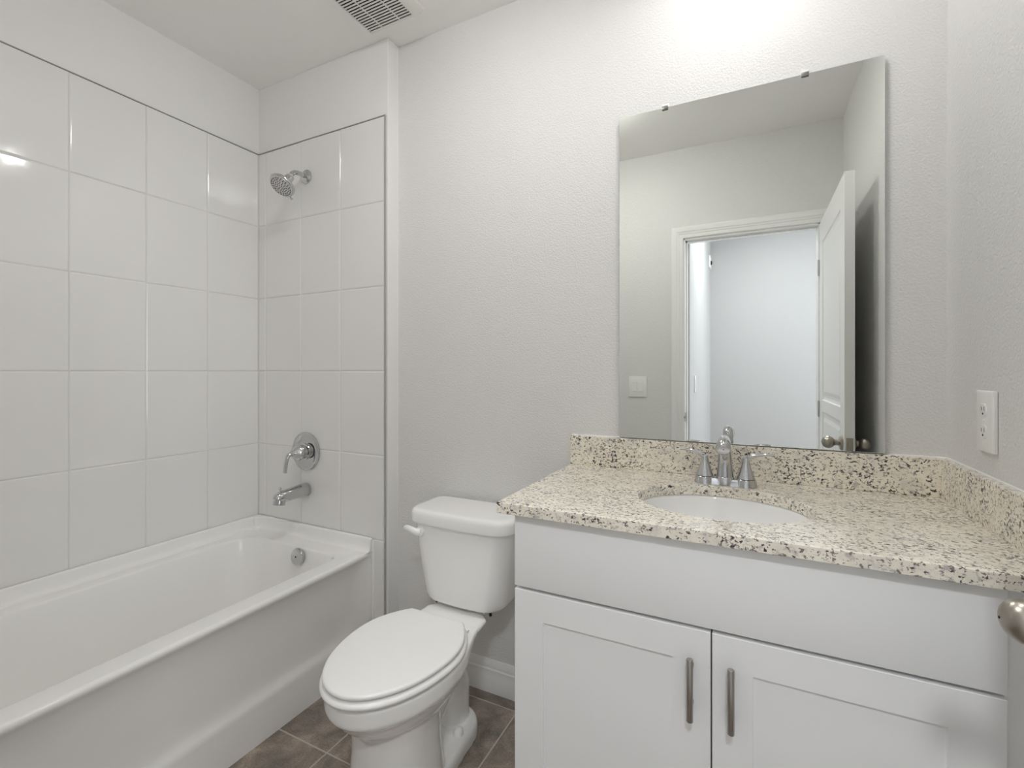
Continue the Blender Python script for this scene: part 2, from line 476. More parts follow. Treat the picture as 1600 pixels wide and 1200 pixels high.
for sx, xf in ((-1, DX0), (1, DX1)):
    L = 1.0 if sx < 0 else 0.76
    b = MB()
    b.lathe([(0, 0), (0.033, 0), (0.033, 0.004), (0.029, 0.009), (0.020, 0.0115), (0.013, 0.014), (0.0125, 0.024 * L), (0.015, 0.029 * L)], aim((xf, KY, KZ), (sx, 0, 0)), 36)
    k = b.build('knob_rose', M_bronze, door)
    b = MB()
    z0 = 0.0265 * L
    prof = [(0.0, z0)]
    for i in range(1, 20):
        a = math.pi * i / 20
        prof.append((0.0268 * math.sin(a) ** 0.9, z0 + (0.0245 if L == 1 else 0.022) * (1 - math.cos(a))))
    prof.append((0.0, z0 + (0.049 if L == 1 else 0.044)))
    b.lathe(prof, aim((xf, KY, KZ), (sx, 0, 0)), 40)
    k2 = b.build('knob', M_bronze, k, 60)
    if sx < 0:
        b = MB(); b.lathe([(0, 0), (0.0016, 0), (0.0016, 0.002), (0, 0.002)], aim((xf - z0 - 0.0478, KY, KZ), (-1, 0, 0)), 12)
        b.build('release_hole', M_slot, k)
b = MB(); b.box((DX0 + 0.006, DY1 - 0.001, KZ - 0.028), (DX1 - 0.006, DY1 + 0.0015, KZ + 0.028), 0.0007, 1)
lp = b.build('latch_plate', M_bronze, door)
b = MB(); b.box((DX0 + 0.012, DY1 + 0.001, KZ - 0.009), (DX1 - 0.012, DY1 + 0.010, KZ + 0.009), 0.002); b.build('latch_bolt', M_nickel, lp)
for z in (0.25, 1.05, 1.85):
    b = MB(); b.tube([(DX0 - 0.004, DY0 - 0.001, z - 0.045), (DX0 - 0.004, DY0 - 0.001, z + 0.045)], 0.0055, 14); b.build('hinge', M_alu, door)

# ------------------------------------------------------------------ bathtub
tub = thing('bathtub', (0.38, -0.75, 0), 'white alcove bathtub with a smooth apron beside the toilet', 'bathtub')
TX, TY0, TY1, TZ = 0.757, -1.512, -0.002, 0.487
b = MB()
# apron, an outline in x-z carried along the tub
ap = [(0.60, 0.0), (0.7335, 0.0), (0.7335, 0.128), (0.7325, 0.140), (0.7290, 0.150), (0.7245, 0.160), (0.7215, 0.175), (0.7200, 0.195), (0.7205, 0.240), (0.7260, 0.330), (0.7330, 0.405), (0.7400, 0.440), (0.7490, 0.4585), (0.7545, 0.4660), (0.7570, 0.4730), (0.7560, 0.4800), (0.7520, 0.4850), (0.7460, 0.4870)]
def apron(y, w):
    out = []
    for x, z in ap:
        k = max(0.0, min(1.0, (z - 0.13) / 0.05))
        out.append((x + max(0.0, 0.7535 - x) * w * k if 0.13 < z < 0.467 else x, y, z))
    return out
sta = [(0.0, 1.0), (0.010, 0.97), (0.022, 0.87), (0.036, 0.68), (0.052, 0.42), (0.068, 0.2), (0.085, 0.05), (0.10, 0.0)]
b.loft([apron(TY0 + d, w) for d, w in sta] + [apron(TY1 - d, w) for d, w in sta[::-1]], close=False)
b.add(apron(TY1, 1.0), [tuple(range(len(ap)))])
# deck, roll-over and basin
N = 8
def ring(x0, x1, y0, y1, r, z):
    return rrect(x0, x1, y0, y1, r, z, N)
RB = (0.10, 0.050, 0.115, 0.16)
def rr(k):
    return tuple(max(0.01, r - k) for r in RB)
rings = [ring(0.012, 0.7465, TY0, TY1 - 0.001, 0.003, TZ),
         ring(0.085, 0.682, -1.40, -0.108, RB, TZ),
         ring(0.088, 0.679, -1.396, -0.111, rr(0.002), TZ - 0.0008),
         ring(0.092, 0.675, -1.390, -0.115, rr(0.004), TZ - 0.004),
         ring(0.0945, 0.6725, -1.384, -0.1175, rr(0.005), TZ - 0.009),
         ring(0.099, 0.667, -1.365, -0.124, rr(0.005), TZ - 0.05),
         ring(0.110, 0.655, -1.31, -0.140, rr(0.003), TZ - 0.15),
         ring(0.126, 0.638, -1.23, -0.162, rr(0.0), TZ - 0.26),
         ring(0.150, 0.614, -1.17, -0.195, rr(0.0), TZ - 0.33),
         ring(0.185, 0.580, -1.11, -0.235, rr(0.01), TZ - 0.365),
         ring(0.23, 0.535, -1.05, -0.29, rr(0.03), TZ - 0.375)]
b.loft(rings, cap0=False)
b.build('shell', M_tub, tub, 50)
# raised flange on the three wall sides
b = MB()
FL = [(0.0, 0.5426), (0.006, 0.5430), (0.0105, 0.5415), (0.0135, 0.5370), (0.0150, 0.522), (0.0165, 0.505), (0.020, 0.495), (0.027, 0.4895), (0.036, 0.4872)]
st = []
def fstation(wx, wy, nx, ny, zo=0.0, grow=0.0):
    st.append([(wx + nx * (d + grow * (d > 0)), wy + ny * (d + grow * (d > 0)), z + (zo if z > 0.489 else 0)) for d, z in FL])
fstation(0.7592, -0.002, 0, -1, -0.004)
fstation(0.752, -0.002, 0, -1, -0.001)
fstation(0.740, -0.002, 0, -1)
fstation(0.09, -0.002, 0, -1)
for a in (15, 30, 45, 60, 75):
    ra = math.radians(a)
    g = 0.030 * math.sin(2 * ra)
    fstation(0.002, -0.002, math.sin(ra), -math.cos(ra), 0, 0.018 + g)
fstation(0.002, -0.09, 1, 0)
fstation(0.002, -1.42, 1, 0)
for a in (75, 60, 45, 30, 15):
    ra = math.radians(a)
    g = 0.030 * math.sin(2 * ra)
    fstation(0.002, TY0, math.sin(ra), math.cos(ra), 0, 0.018 + g)
fstation(0.09, TY0, 0, 1)
fstation(0.757, TY0, 0, 1)
b.loft(st, close=False)
b.add(st[0] + [(st[0][0][0], -0.002, 0.484)], [tuple(range(len(FL) + 1))])
b.build('tile_flange', M_tub, tub, 60)
b = MB(); b.box((0.7550, -0.006, 0.0), (0.7655, 0.003, 0.533), 0.002); b.build('caulk_bead', M_plast, tub)
ov = Vector((0.450, -0.1300, 0.452))
b = MB(); b.lathe([(0, 0), (0.036, 0), (0.0365, 0.006), (0.034, 0.0105), (0.028, 0.0125), (0.0, 0.0135)], aim(ov, (0, -1, 0.16)), 40)
op = b.build('overflow_plate', M_chrome, tub)
b = MB(); b.lathe([(0, 0), (0.0035, 0), (0.0035, 0.0012), (0, 0.0014)], aim(ov + Vector((0, -0.0132, 0.002)), (0, -1, 0.16)), 14); b.build('screw', M_chrome_d, op)
b = MB(); b.lathe([(0, 0), (0.035, 0), (0.034, 0.004), (0.02, 0.006), (0, 0.007)], aim((0.38, -0.36, TZ - 0.3755), (0, 0, 1)), 32); b.build('drain', M_chrome, tub)

# ------------------------------------------------------------------ tub spout, valve, shower head
sp = thing('tub_spout', (0.347, 0, 0.706), 'chrome tub spout with diverter pin above the tub end', 'faucet')
b = MB()
path = [(0.347, 0.0, 0.706), (0.347, -0.004, 0.706), (0.347, -0.03, 0.706), (0.347, -0.07, 0.705), (0.347, -0.105, 0.703), (0.347, -0.135, 0.701), (0.347, -0.156, 0.697), (0.347, -0.165, 0.690)]
b.tube(path, [0.0315, 0.033, 0.0315, 0.0290, 0.0272, 0.0268, 0.0245, 0.014], 28)
b.tube([(0.347, -0.141, 0.706), (0.347, -0.144, 0.686), (0.347, -0.147, 0.669)], [0.0235, 0.0255, 0.0255], 24)
b.build('body', M_chrome, sp, 50)
b = MB(); b.lathe([(0, 0), (0.0035, 0), (0.0035, 0.010), (0.0065, 0.012), (0.0075, 0.016), (0.005, 0.021), (0, 0.022)], aim((0.347, -0.142, 0.724), (0, 0, 1)), 18); b.build('diverter_pin', M_chrome, sp)

vv = thing('shower_valve', (0.347, 0, 0.886), 'round chrome shower valve plate with curved lever above the spout', 'shower valve')
VM = aim((0.347, -0.0005, 0.886), (0, -1, 0))
b = MB(); b.lathe([(0, 0), (0.089, 0), (0.091, 0.002), (0.0905, 0.005), (0.086, 0.0085), (0.070, 0.0105), (0.045, 0.012), (0, 0.0125)], VM, 64); b.build('escutcheon', M_chrome, vv)
b = MB(); b.lathe([(0, 0.011), (0.040, 0.011), (0.039, 0.018), (0.034, 0.020), (0.0335, 0.044), (0, 0.044)], VM, 48); b.build('sleeve', M_chrome, vv)
b = MB(); b.lathe([(0, 0.044), (0.0345, 0.044), (0.0345, 0.0475), (0, 0.0475)], VM, 48); b.build('gap_ring', M_chrome_d, vv)  # near-black ring stands in for the shaded gap behind the cone
b = MB(); b.lathe([(0, 0.047), (0.0385, 0.047), (0.0385, 0.051), (0.034, 0.058), (0.025, 0.068), (0.017, 0.077), (0.012, 0.083), (0.006, 0.086), (0, 0.087)], VM, 48)
hb = b.build('handle_hub', M_chrome, vv)
b = MB()
lp_ = bez((0.347, -0.074, 0.886), (0.346, -0.110, 0.893), (0.340, -0.106, 0.850), (0.336, -0.108, 0.803), 16)
b.tube(lp_, [0.0115 - 0.0020 * i / 16 for i in range(17)], 18, [(1.0 + 0.25 * i / 16, 0.8) for i in range(17)])
b.build('lever', M_chrome, hb, 60)

sh = thing('showerhead', (0.347, 0, 2.175), 'chrome shower head on a short bent arm high on tiles', 'shower head')
b = MB(); b.lathe([(0, 0), (0.033, 0), (0.0335, 0.003), (0.030, 0.007), (0.020, 0.012), (0.0125, 0.015), (0, 0.015)], aim((0.347, -0.0005, 2.180), (0, -1, 0)), 40); b.build('wall_flange', M_chrome, sh)
b = MB()
arm = bez((0.347, 0.0, 2.180), (0.347, -0.055, 2.186), (0.350, -0.080, 2.180), (0.367, -0.104, 2.139), 16)
b.tube(arm, 0.0105, 20); b.build('arm', M_chrome, sh, 60)
HD = Vector((0.03, -0.62, -0.78)).normalized()
HP = Vector((0.366, -0.101, 2.143))
b = MB(); b.tube([HP + HD * 0.000, HP + HD * 0.006], 0.0135, 24); b.build('thread_ring', M_plast, sh)
b = MB(); b.lathe([(0, 0.005), (0.016, 0.005), (0.0185, 0.010), (0.0195, 0.020), (0.0185, 0.028), (0.0215, 0.031), (0.0215, 0.040), (0.022, 0.044), (0, 0.044)], aim(HP, HD), 32); b.build('swivel_nut', M_chrome, sh)
b = MB(); b.lathe([(0, 0.042), (0.023, 0.042), (0.028, 0.048), (0.040, 0.058), (0.051, 0.064), (0.0555, 0.069), (0.0565, 0.074), (0.0545, 0.079), (0.051, 0.0815), (0.0, 0.0815)], aim(HP, HD), 56); hd = b.build('head', M_chrome, sh, 40)
b = MB(); b.lathe([(0, 0.080), (0.0488, 0.080), (0.0475, 0.083), (0.026, 0.0845), (0, 0.085)], aim(HP, HD), 48); b.build('spray_face', mat('spray_face_grey', (0.66, 0.66, 0.66), 0.25, 0.6), hd)
b = MB()
HM = aim(HP, HD)
for r, n in ((0.007, 4), (0.0155, 9), (0.0245, 13), (0.034, 17), (0.0425, 22)):
    for i in range(n):
        a = 2 * math.pi * i / n + r * 40
        b.lathe([(0, 0.083), (0.0024, 0.083), (0.0018, 0.0872), (0, 0.0872)], HM @ Matrix.Translation((r * math.cos(a), r * math.sin(a), 0)), 8)
b.build('nozzles', M_nozzle, hd)
dirn = (HM.to_3x3() @ Vector((0, -1, 0)))
if dirn.z > 0:
    dirn = -dirn
b = MB(); q = HP + HD * 0.075 + dirn * 0.053
b.tube([q, q + dirn * 0.016], [0.0045, 0.0055], 14); b.build('spray_lever', M_chrome, hd)

# ------------------------------------------------------------------ toilet
XT = 1.279
toilet = thing('toilet', (XT, -0.3, 0), 'white two-piece toilet with lid down between tub and vanity', 'toilet')
def egg(zz, hm=0.178, ym=-0.42, yf=-0.70, yb=-0.256, hb=0.107, e=2.0, n=22, cx=None, p=2.0):
    """closed outline: widest hm at ym, rounded tip at yf, straight back edge of half width hb at yb"""
    cx = XT if cx is None else cx
    right = []
    for i in range(n // 2 + 1):
        u = i / (n // 2)
        y = yb + (ym - yb) * u
        right.append((hm - (hm - hb) * (1 - u) ** p, y))
    for i in range(1, n + 1):
        a = math.pi / 2 * i / n
        right.append((hm * math.cos(a) ** (2 / e), ym + (yf - ym) * math.sin(a) ** (2 / e)))
    pts = [(cx + h, y, zz) for h, y in right]
    pts += [(cx - h, y, zz) for h, y in right[-2::-1]]
    return pts
def deck(k, s=0.0, yf=-0.683, hm=0.179, yb=-0.135, hb=0.124, up=0.0):
    """rim outline that flows back into the thin tank deck; k = share of the band's height below the rim"""
    right = [(hb - 0.05 - s, -0.02 - s), (hb - 0.03 - s, yb + 0.03), (hb - s, yb), (hb + 0.001 - s, yb - 0.025), (hb + 0.003 - s, -0.20), (hb + 0.011 - s, -0.235), (hb + 0.026 - s, -0.28), (hm - 0.012 - s, -0.33), (hm - 0.003 - s, -0.375)]
    n = 20
    for i in range(0, n + 1):
        a = math.pi / 2 * i / n
        right.append(((hm - s) * math.cos(a), -0.42 + (yf + s + 0.42) * math.sin(a)))
    def zz(y):
        u = max(0.0, min(1.0, (-0.165 - y) / 0.22))
        return RZ - (0.020 + 0.040 * u * u * (3 - 2 * u)) * k - up
    pts = [(XT + h, y, zz(y)) for h, y in right]
    return pts + [(XT - h, y, zz(y)) for h, y in right[-2::-1]]
b = MB()
RZ = 0.404
b.loft([deck(1.0, 0.010), deck(0.88, 0.003), deck(0.75, 0.0), deck(0, 0.0, up=0.006), deck(0, 0.003, up=0.002), deck(0, 0.008)])
rb = []
for zz, hm, yf, yb, hb in ((RZ - 0.040, 0.170, -0.674, -0.21, 0.090), (RZ - 0.062, 0.166, -0.667, -0.21, 0.090), (RZ - 0.085, 0.157, -0.652, -0.21, 0.085), (RZ - 0.105, 0.146, -0.634, -0.21, 0.080),
                           (RZ - 0.122, 0.132, -0.614, -0.21, 0.074), (RZ - 0.138, 0.118, -0.597, -0.21, 0.067), (RZ - 0.165, 0.100, -0.58, -0.21, 0.060)):
    rb.append(egg(zz, hm, -0.42, yf, yb, hb))
b.loft(rb[::-1])
# front pedestal column
col = []
for zz, rx, ry in ((0.0, 0.137, 0.146), (0.03, 0.134, 0.141), (0.10, 0.126, 0.131), (0.17, 0.120, 0.126), (0.24, 0.120, 0.126), (0.29, 0.126, 0.132)):
    col.append([(XT + rx * math.copysign(abs(math.cos(a)) ** 0.85, math.cos(a)), -0.455 + ry * math.copysign(abs(math.sin(a)) ** 0.85, math.sin(a)), zz) for a in [2 * math.pi * k / 40 for k in range(40)]])
b.loft(col)
# trapway behind it, then the bolted foot
b.tube([(XT, -0.40, 0.13), (XT, -0.34, 0.20), (XT, -0.27, 0.255), (XT, -0.205, 0.24), (XT, -0.175, 0.17), (XT, -0.17, 0.09), (XT, -0.17, 0.01)], [0.075, 0.080, 0.078, 0.073, 0.066, 0.063, 0.063], 28)
ft = []
for zz, s in ((0.0, 0.0), (0.035, 0.0), (0.048, 0.004), (0.054, 0.012)):
    right = [(0.0, -0.088 - s)]
    for i in range(1, 11):
        a = math.pi / 2 * i / 10
        right.append(((0.102 - s) * math.sin(a), -0.185 + (0.097 - s) * math.cos(a)))
    right += [(0.106 - s, -0.25), (0.114 - s, -0.32), (0.124 - s, -0.40), (0.0, -0.45)]
    ft.append([(XT + h, y, zz) for h, y in right] + [(XT - h, y, zz) for h, y in right[-2:0:-1]])
b.loft(ft)
bowl = b.build('bowl', M_porc, toilet, 0)
rm = bowl.modifiers.new('fuse', 'REMESH'); rm.mode = 'VOXEL'; rm.voxel_size = 0.0045; rm.use_smooth_shade = True
sm = bowl.modifiers.new('soften', 'SMOOTH'); sm.factor = 0.5; sm.iterations = 7
# seat ring and lid
def slab(mb, z0, z1, grow, r=0.006):
    def o(z, s):
        return egg(z, 0.178 + grow - s, -0.42, -0.692 - grow + s, -0.256 - s * 0.5 + (0.004 if grow else 0), 0.107 + grow - s)
    mb.loft([o(z0, r), o(z0 + r * 0.35, r * 0.3), o(z0 + r, 0), o(z1 - r, 0), o(z1 - r * 0.45, r * 0.25), o(z1 - r * 0.12, r * 0.75), o(z1, r * 1.6), o(z1 + 0.0008, 0.03), o(z1 + 0.001, 0.07)])
b = MB(); slab(b, 0.4085, 0.4285, 0.007, 0.009); b.build('seat', M_seat, toilet, 50)
b = MB(); slab(b, 0.4330, 0.4475, 0.0, 0.006); b.build('seat_lid', M_seat, toilet, 50)
for s in (-1, 1):
    b = MB(); b.box((XT + s * 0.078 - 0.018, -0.256, 0.402), (XT + s * 0.078 + 0.018, -0.236, 0.430), 0.005, 3)
    b.tube([(XT + s * 0.096, -0.246, 0.4145), (XT + s * 0.118, -0.246, 0.4145)], 0.0045, 12); b.build('hinge', M_seat, toilet)
    b = MB(); b.lathe([(0, 0.0), (0.0170, 0.0), (0.0170, 0.010), (0.0150, 0.019), (0.009, 0.025), (0, 0.027)], aim((XT + s * 0.070, -0.232, 0.050), (0, 0, 1)), 28); b.build('bolt_cap', M_plast, toilet)
# tank
XK = 1.285
def tring(z, hw, yb, yf, rf, rbk, bow):
    pts = rrect(XK - hw, XK + hw, yf, yb, (rf, rbk, rbk, rf), z, 8)
    out = []
    for x, y, zz in pts:
        k = 1 - ((x - XK) / hw) ** 2
        wgt = max(0.0, min(1.0, (yb - y) / (yb - yf)))
        out.append((x, y - bow * k * wgt, zz))
    # denser front edge so that it bows smoothly
    i0 = len(out) - 1
    fr = []
    a, c = pts[-1], pts[0]
    for q in range(1, 12):
        u = q / 12
        x, y = a[0] + (c[0] - a[0]) * u, a[1] + (c[1] - a[1]) * u
        fr.append((x, y - bow * (1 - ((x - XK) / hw) ** 2), z))
    return out + fr
b = MB()
tk = []
for z, hw, yf, rf in ((0.418, 0.128, -0.105, 0.05), (0.419, 0.146, -0.122, 0.055), (0.424, 0.157, -0.132, 0.06), (0.434, 0.164, -0.138, 0.062), (0.450, 0.169, -0.141, 0.062), (0.50, 0.177, -0.143, 0.06), (0.58, 0.188, -0.146, 0.058), (0.66, 0.198, -0.148, 0.055), (0.712, 0.204, -0.149, 0.055)):
    tk.append(tring(z, hw, 0.046, yf, rf, 0.03, 0.014))
b.loft(tk); tank = b.build('tank', M_porc, toilet, 40)
b = MB()
b.loft([tring(z, 0.216 - s, 0.055 - s * 0.6, -0.160 + s, 0.05, 0.035, 0.016) for z, s in ((0.704, 0.006), (0.7045, 0.003), (0.707, 0.001), (0.712, 0.0), (0.738, 0.001), (0.747, 0.0035), (0.752, 0.008), (0.7545, 0.016), (0.7552, 0.03))])
b.build('tank_lid', M_porc, toilet, 45)
b = MB()
b.lathe([(0, 0), (0.0185, 0), (0.0185, 0.008), (0.016, 0.014), (0.0, 0.016)], aim((1.135, -0.150, 0.674), (-0.10, -1, 0)), 24)
lv = bez((1.137, -0.164, 0.672), (1.118, -0.176, 0.674), (1.106, -0.178, 0.690), (1.074, -0.174, 0.685), 12)
b.tube(lv, [0.0125, 0.0135, 0.0135, 0.013, 0.0128, 0.0125, 0.012, 0.0115, 0.011, 0.0105, 0.010, 0.009, 0.006], 16, [(0.7, 1.0)] * 13)
b.build('flush_lever', M_seat, toilet, 50)
for s in (-1, 1):
    b = MB(); b.tube([(XK + s * 0.115, -0.104, 0.400), (XK + s * 0.115, -0.104, 0.43)], 0.005, 12); b.build('tank_bolt', M_slot, toilet)

# ------------------------------------------------------------------ vanity cabinet
XV0, XV1, YV = 1.6787, 2.6065, -0.4745
DT, DB, XM = 0.7075, 0.10, 2.1445
van = thing('vanity_cabinet', (2.14, -0.2, 0), 'white shaker vanity cabinet with two doors under the granite counter', 'cabinet')
b = MB()
TPZ = CT - CTH - 0.001
b.box((XV0 + 0.002, -0.454, 0.09), (XV0 + 0.018, YB - 0.002, TPZ)); b.box((XV1 - 0.016, -0.454, 0.09), (XV1, YB - 0.002, TPZ))
b.box((XV0 + 0.018, -0.454, 0.09), (XV1 - 0.016, YB - 0.002, 0.108)); b.box((XV0 + 0.018, YB - 0.008, 0.108), (XV1 - 0.016, YB - 0.002, TPZ))
b.box((XV0 + 0.018, -0.454, 0.70), (XV1 - 0.016, -0.438, TPZ)); b.box((XM - 0.02, -0.454, 0.108), (XM + 0.02, -0.438, 0.70))
b.box((XV0 + 0.03, -0.40, 0), (XR - 0.002, -0.385, 0.09))
b.build('carcass', M_cab, van, 0)
b = MB(); b.box((XV1 - 0.0005, -0.462, 0.09), (XR - 0.001, -0.444, CT - CTH - 0.001)); b.build('filler_strip', M_cab, van, 0)
b = MB(); b.box((XV0 + 0.012, -0.4555, 0.10), (XV1 - 0.012, -0.4535, CT - CTH - 0.004)); b.build('shadow_gap', M_gap, van, 0)  # dark sheet behind the fronts, painted for the shade in their gaps
b = MB(); b.box((XV0, YV, 0.7155), (XV1, YV + 0.019, CT - CTH - 0.004), 0.0012, 2); b.build('false_drawer_front', M_cab, van, 30)
def shaker(x0, x1):
    mb = MB()
    w, d = 0.0775, 0.0065
    i0, i1, j0, j1 = x0 + w, x1 - w, DB + 0.07, DT - 0.0705
    e = 0.0012
    R = [rrect(x0, x1, DB, DT, 0.0005, 0, 1), rrect(x0, x1, DB, DT, 0.0005, 0, 1), rrect(x0 + e, x1 - e, DB + e, DT - e, 0.0005, 0, 1), rrect(i0, i1, j0, j1, 0.0004, 0, 1), rrect(i0 + 0.0005, i1 - 0.0005, j0 + 0.0005, j1 - 0.0005, 0.0004, 0, 1)]
    Y = [YV + 0.019, YV + e, YV, YV, YV + d]
    mb.loft([[(p[0], y, p[1]) for p in r] for r, y in zip(R, Y)])
    return mb
for (x0, x1, hx) in ((XV0, XM - 0.0016, 2.1045), (XM + 0.0016, XV1, 2.1833)):
    dr = shaker(x0, x1).build('door', M_cab, van, 0)
    b = MB()
    yb_, zt, zb = -0.505, 0.6575, 0.5265
    b.lathe([(0, 0), (0.0062, 0), (0.0068, 0.0008), (0.0068, zt - zb - 0.0008), (0.0062, zt - zb), (0, zt - zb)], aim((hx, yb_, zb), (0, 0, 1)), 24)
    for z in (0.632, 0.552):
        b.lathe([(0, 0), (0.0055, 0), (0.0055, 0.026), (0, 0.026)], aim((hx, YV + 0.0005, z), (0, -1, 0)), 16)
    b.build('bar_pull', M_nickel, dr, 40)

# ------------------------------------------------------------------ granite counter
SX, SY, SA, SB = 2.151, -0.2385, 0.205, 0.167
top = thing('countertop', (2.16, -0.22, CT), 'speckled cream granite countertop with an oval sink cut-out', 'countertop')
b = MB()
X1, Y1 = XR - 0.0005, YB - 0.0005
angs = sorted([2 * math.pi * k / 120 for k in range(120)] + [math.atan2(y - SY, x - SX) % (2 * math.pi) for x in (XC0, X1) for y in (YC0, Y1)])
def rect_at(a, s, z):
    c, d = math.cos(a), math.sin(a)
    ts = []
    if abs(c) > 1e-9: ts.append(((X1 - s if c > 0 else XC0 + s) - SX) / c)
    if abs(d) > 1e-9: ts.append(((Y1 - s if d > 0 else YC0 + s) - SY) / d)
    tt = min(x for x in ts if x > 0)
    return (SX + c * tt, SY + d * tt, z)
def ell(a, g, z):
    c, d = math.cos(a), math.sin(a)
    r = 1 / math.sqrt((c / (SA + g)) ** 2 + (d / (SB + g)) ** 2)
    return (SX + c * r, SY + d * r, z)
ZB = CT - CTH
b.loft([[ell(a, 0, ZB) for a in angs], [ell(a, 0, CT - 0.0022) for a in angs], [ell(a, 0.0007, CT - 0.0007) for a in angs], [ell(a, 0.0022, CT) for a in angs],
        [rect_at(a, 0.0022, CT) for a in angs], [rect_at(a, 0.0007, CT - 0.0007) for a in angs], [rect_at(a, 0, CT - 0.0022) for a in angs], [rect_at(a, 0, ZB + 0.001) for a in angs], [rect_at(a, 0.001, ZB) for a in angs]], loop=True)
b.build('slab', M_granite, top, 0)
BT = CT + 0.1034
b = MB(); b.box((XC0, YB - 0.0202, CT + 0.0003), (X1, Y1, BT), 0.0012, 2); b.build('backsplash', M_granite, top, 0)
b = MB(); b.box((XR - 0.0195, YC0 + 0.004, CT + 0.0003), (X1, YB - 0.0206, BT), 0.0012, 2); b.build('side_splash', M_granite, top, 0)
b = MB()
b.tube([(XC0 + 0.001, YB - 0.0008, BT + 0.0002), (XR - 0.001, YB - 0.0008, BT + 0.0002)], 0.0024, 8)
b.tube([(XR - 0.0008, YC0 + 0.01, BT + 0.0002), (XR - 0.0008, YB - 0.001, BT + 0.0002)], 0.0024, 8)
b.build('caulk_bead', M_plast, top)

sink = thing('sink_basin', (SX, SY, ZB), 'white oval undermount sink set below the granite cut-out', 'sink')
b = MB()
def er(g, z, n=72):
    return [(SX + (SA + g) * math.cos(2 * math.pi * k / n), SY + (SB + g) * math.sin(2 * math.pi * k / n), z) for k in range(n)]
b.loft([er(0.022, ZB - 0.012), er(0.022, ZB - 0.0005), er(0.004, ZB - 0.0005), er(0.001, ZB - 0.003), er(-0.001, ZB - 0.012), er(-0.006, ZB - 0.035), er(-0.018, ZB - 0.07), er(-0.040, ZB - 0.105), er(-0.075, ZB - 0.128), er(-0.11, ZB - 0.138), er(-0.135, ZB - 0.142)], cap0=False)
b.build('bowl', M_sink, sink, 50)
b = MB(); b.lathe([(0, 0), (0.028, 0), (0.028, 0.002), (0.022, 0.004), (0.02, 0.002), (0, 0.003)], aim((SX, SY, ZB - 0.1425), (0, 0, 1)), 32); b.build('drain', M_chrome, sink)

# ------------------------------------------------------------------ faucet
FX, FY = 2.152, -0.030
fau = thing('faucet', (FX, FY, CT), 'chrome two-handle faucet on the counter behind the oval sink', 'faucet')
b = MB()
def stad(z, s):
    pts = []
    L, W = 0.0555, 0.0285 - s
    for k in range(17):
        a = -math.pi / 2 + math.pi * k / 16
        pts.append((FX + L + W * math.cos(a), FY + W * math.sin(a), z))
    for k in range(17):
        a = math.pi / 2 + math.pi * k / 16
        pts.append((FX - L + W * math.cos(a), FY + W * math.sin(a), z))
    return pts
b.loft([stad(CT + 0.0002, 0.006), stad(CT + 0.012, 0.009), stad(CT + 0.0175, 0.0115), stad(CT + 0.0185, 0.015)])
b.build('base_plate', M_chrome, fau, 40)
b = MB()
prof = [(0, 0.0), (0.0255, 0.0), (0.0245, 0.020), (0.0230, 0.022)]
b.lathe([(0, 0.0003), (0.0265, 0.0003), (0.0250, 0.022), (0.0235, 0.024), (0, 0.024)], aim((FX, FY, CT), (0, 0, 1)), 40)
sp_ = [(FX, FY, CT + 0.022), (FX, FY, CT + 0.045), (FX, FY - 0.001, CT + 0.072), (FX, FY - 0.004, CT + 0.096), (FX, FY - 0.012, CT + 0.115), (FX, FY - 0.028, CT + 0.129), (FX, FY - 0.050, CT + 0.134), (FX, FY - 0.075, CT + 0.130), (FX, FY - 0.092, CT + 0.124), (FX, FY - 0.103, CT + 0.116), (FX, FY - 0.106, CT + 0.1135)]
b.tube(sp_, [0.0238, 0.0215, 0.0190, 0.0175, 0.0165, 0.0160, 0.0165, 0.0180, 0.0195, 0.0200, 0.0150], 28)
b.build('spout', M_chrome, fau, 60)
for s in (-1, 1):
    hx = FX + s * 0.0555
    b = MB(); b.lathe([(0, 0.0003), (0.0300, 0.0003), (0.0265, 0.020), (0.0245, 0.0215), (0, 0.0215)], aim((hx, FY, CT), (0, 0, 1)), 40)
    hb_ = b.build('handle_base', M_chrome, fau, 40)
    b = MB(); b.lathe([(0, 0.021), (0.0242, 0.021), (0.0242, 0.0228), (0, 0.0228)], aim((hx, FY, CT), (0, 0, 1)), 40); b.build('gap_ring', M_chrome_d, hb_)  # near-black ring painted in for the gap below the handle
    b = MB()
    b.lathe([(0, 0.0225), (0.0245, 0.0225), (0.0235, 0.026), (0.0185, 0.040), (0.0140, 0.054), (0.0110, 0.066), (0.0095, 0.076), (0.0085, 0.082), (0, 0.084)], aim((hx, FY, CT), (0, 0, 1)), 40)
    lv = bez((hx, FY, CT + 0.074), (hx + s * 0.012, FY - 0.002, CT + 0.092), (hx + s * 0.040, FY - 0.004, CT + 0.097), (hx + s * 0.070, FY - 0.004, CT + 0.0955), 16)
    b.tube(lv, [0.0085 - 0.002 * i / 16 for i in range(17)], 18, [(1.0, 0.95 - 0.45 * i / 16) for i in range(17)])
    b.build('lever_handle', M_chrome, fau, 60)
b = MB(); b.tube([(FX, FY + 0.022, CT + 0.01), (FX, FY + 0.022, CT + 0.06)], 0.003, 12)
b.lathe([(0, 0), (0.005, 0), (0.006, 0.005), (0.004, 0.011), (0, 0.012)], aim((FX, FY + 0.022, CT + 0.058), (0, 0, 1)), 16); b.build('lift_rod', M_chrome, fau)

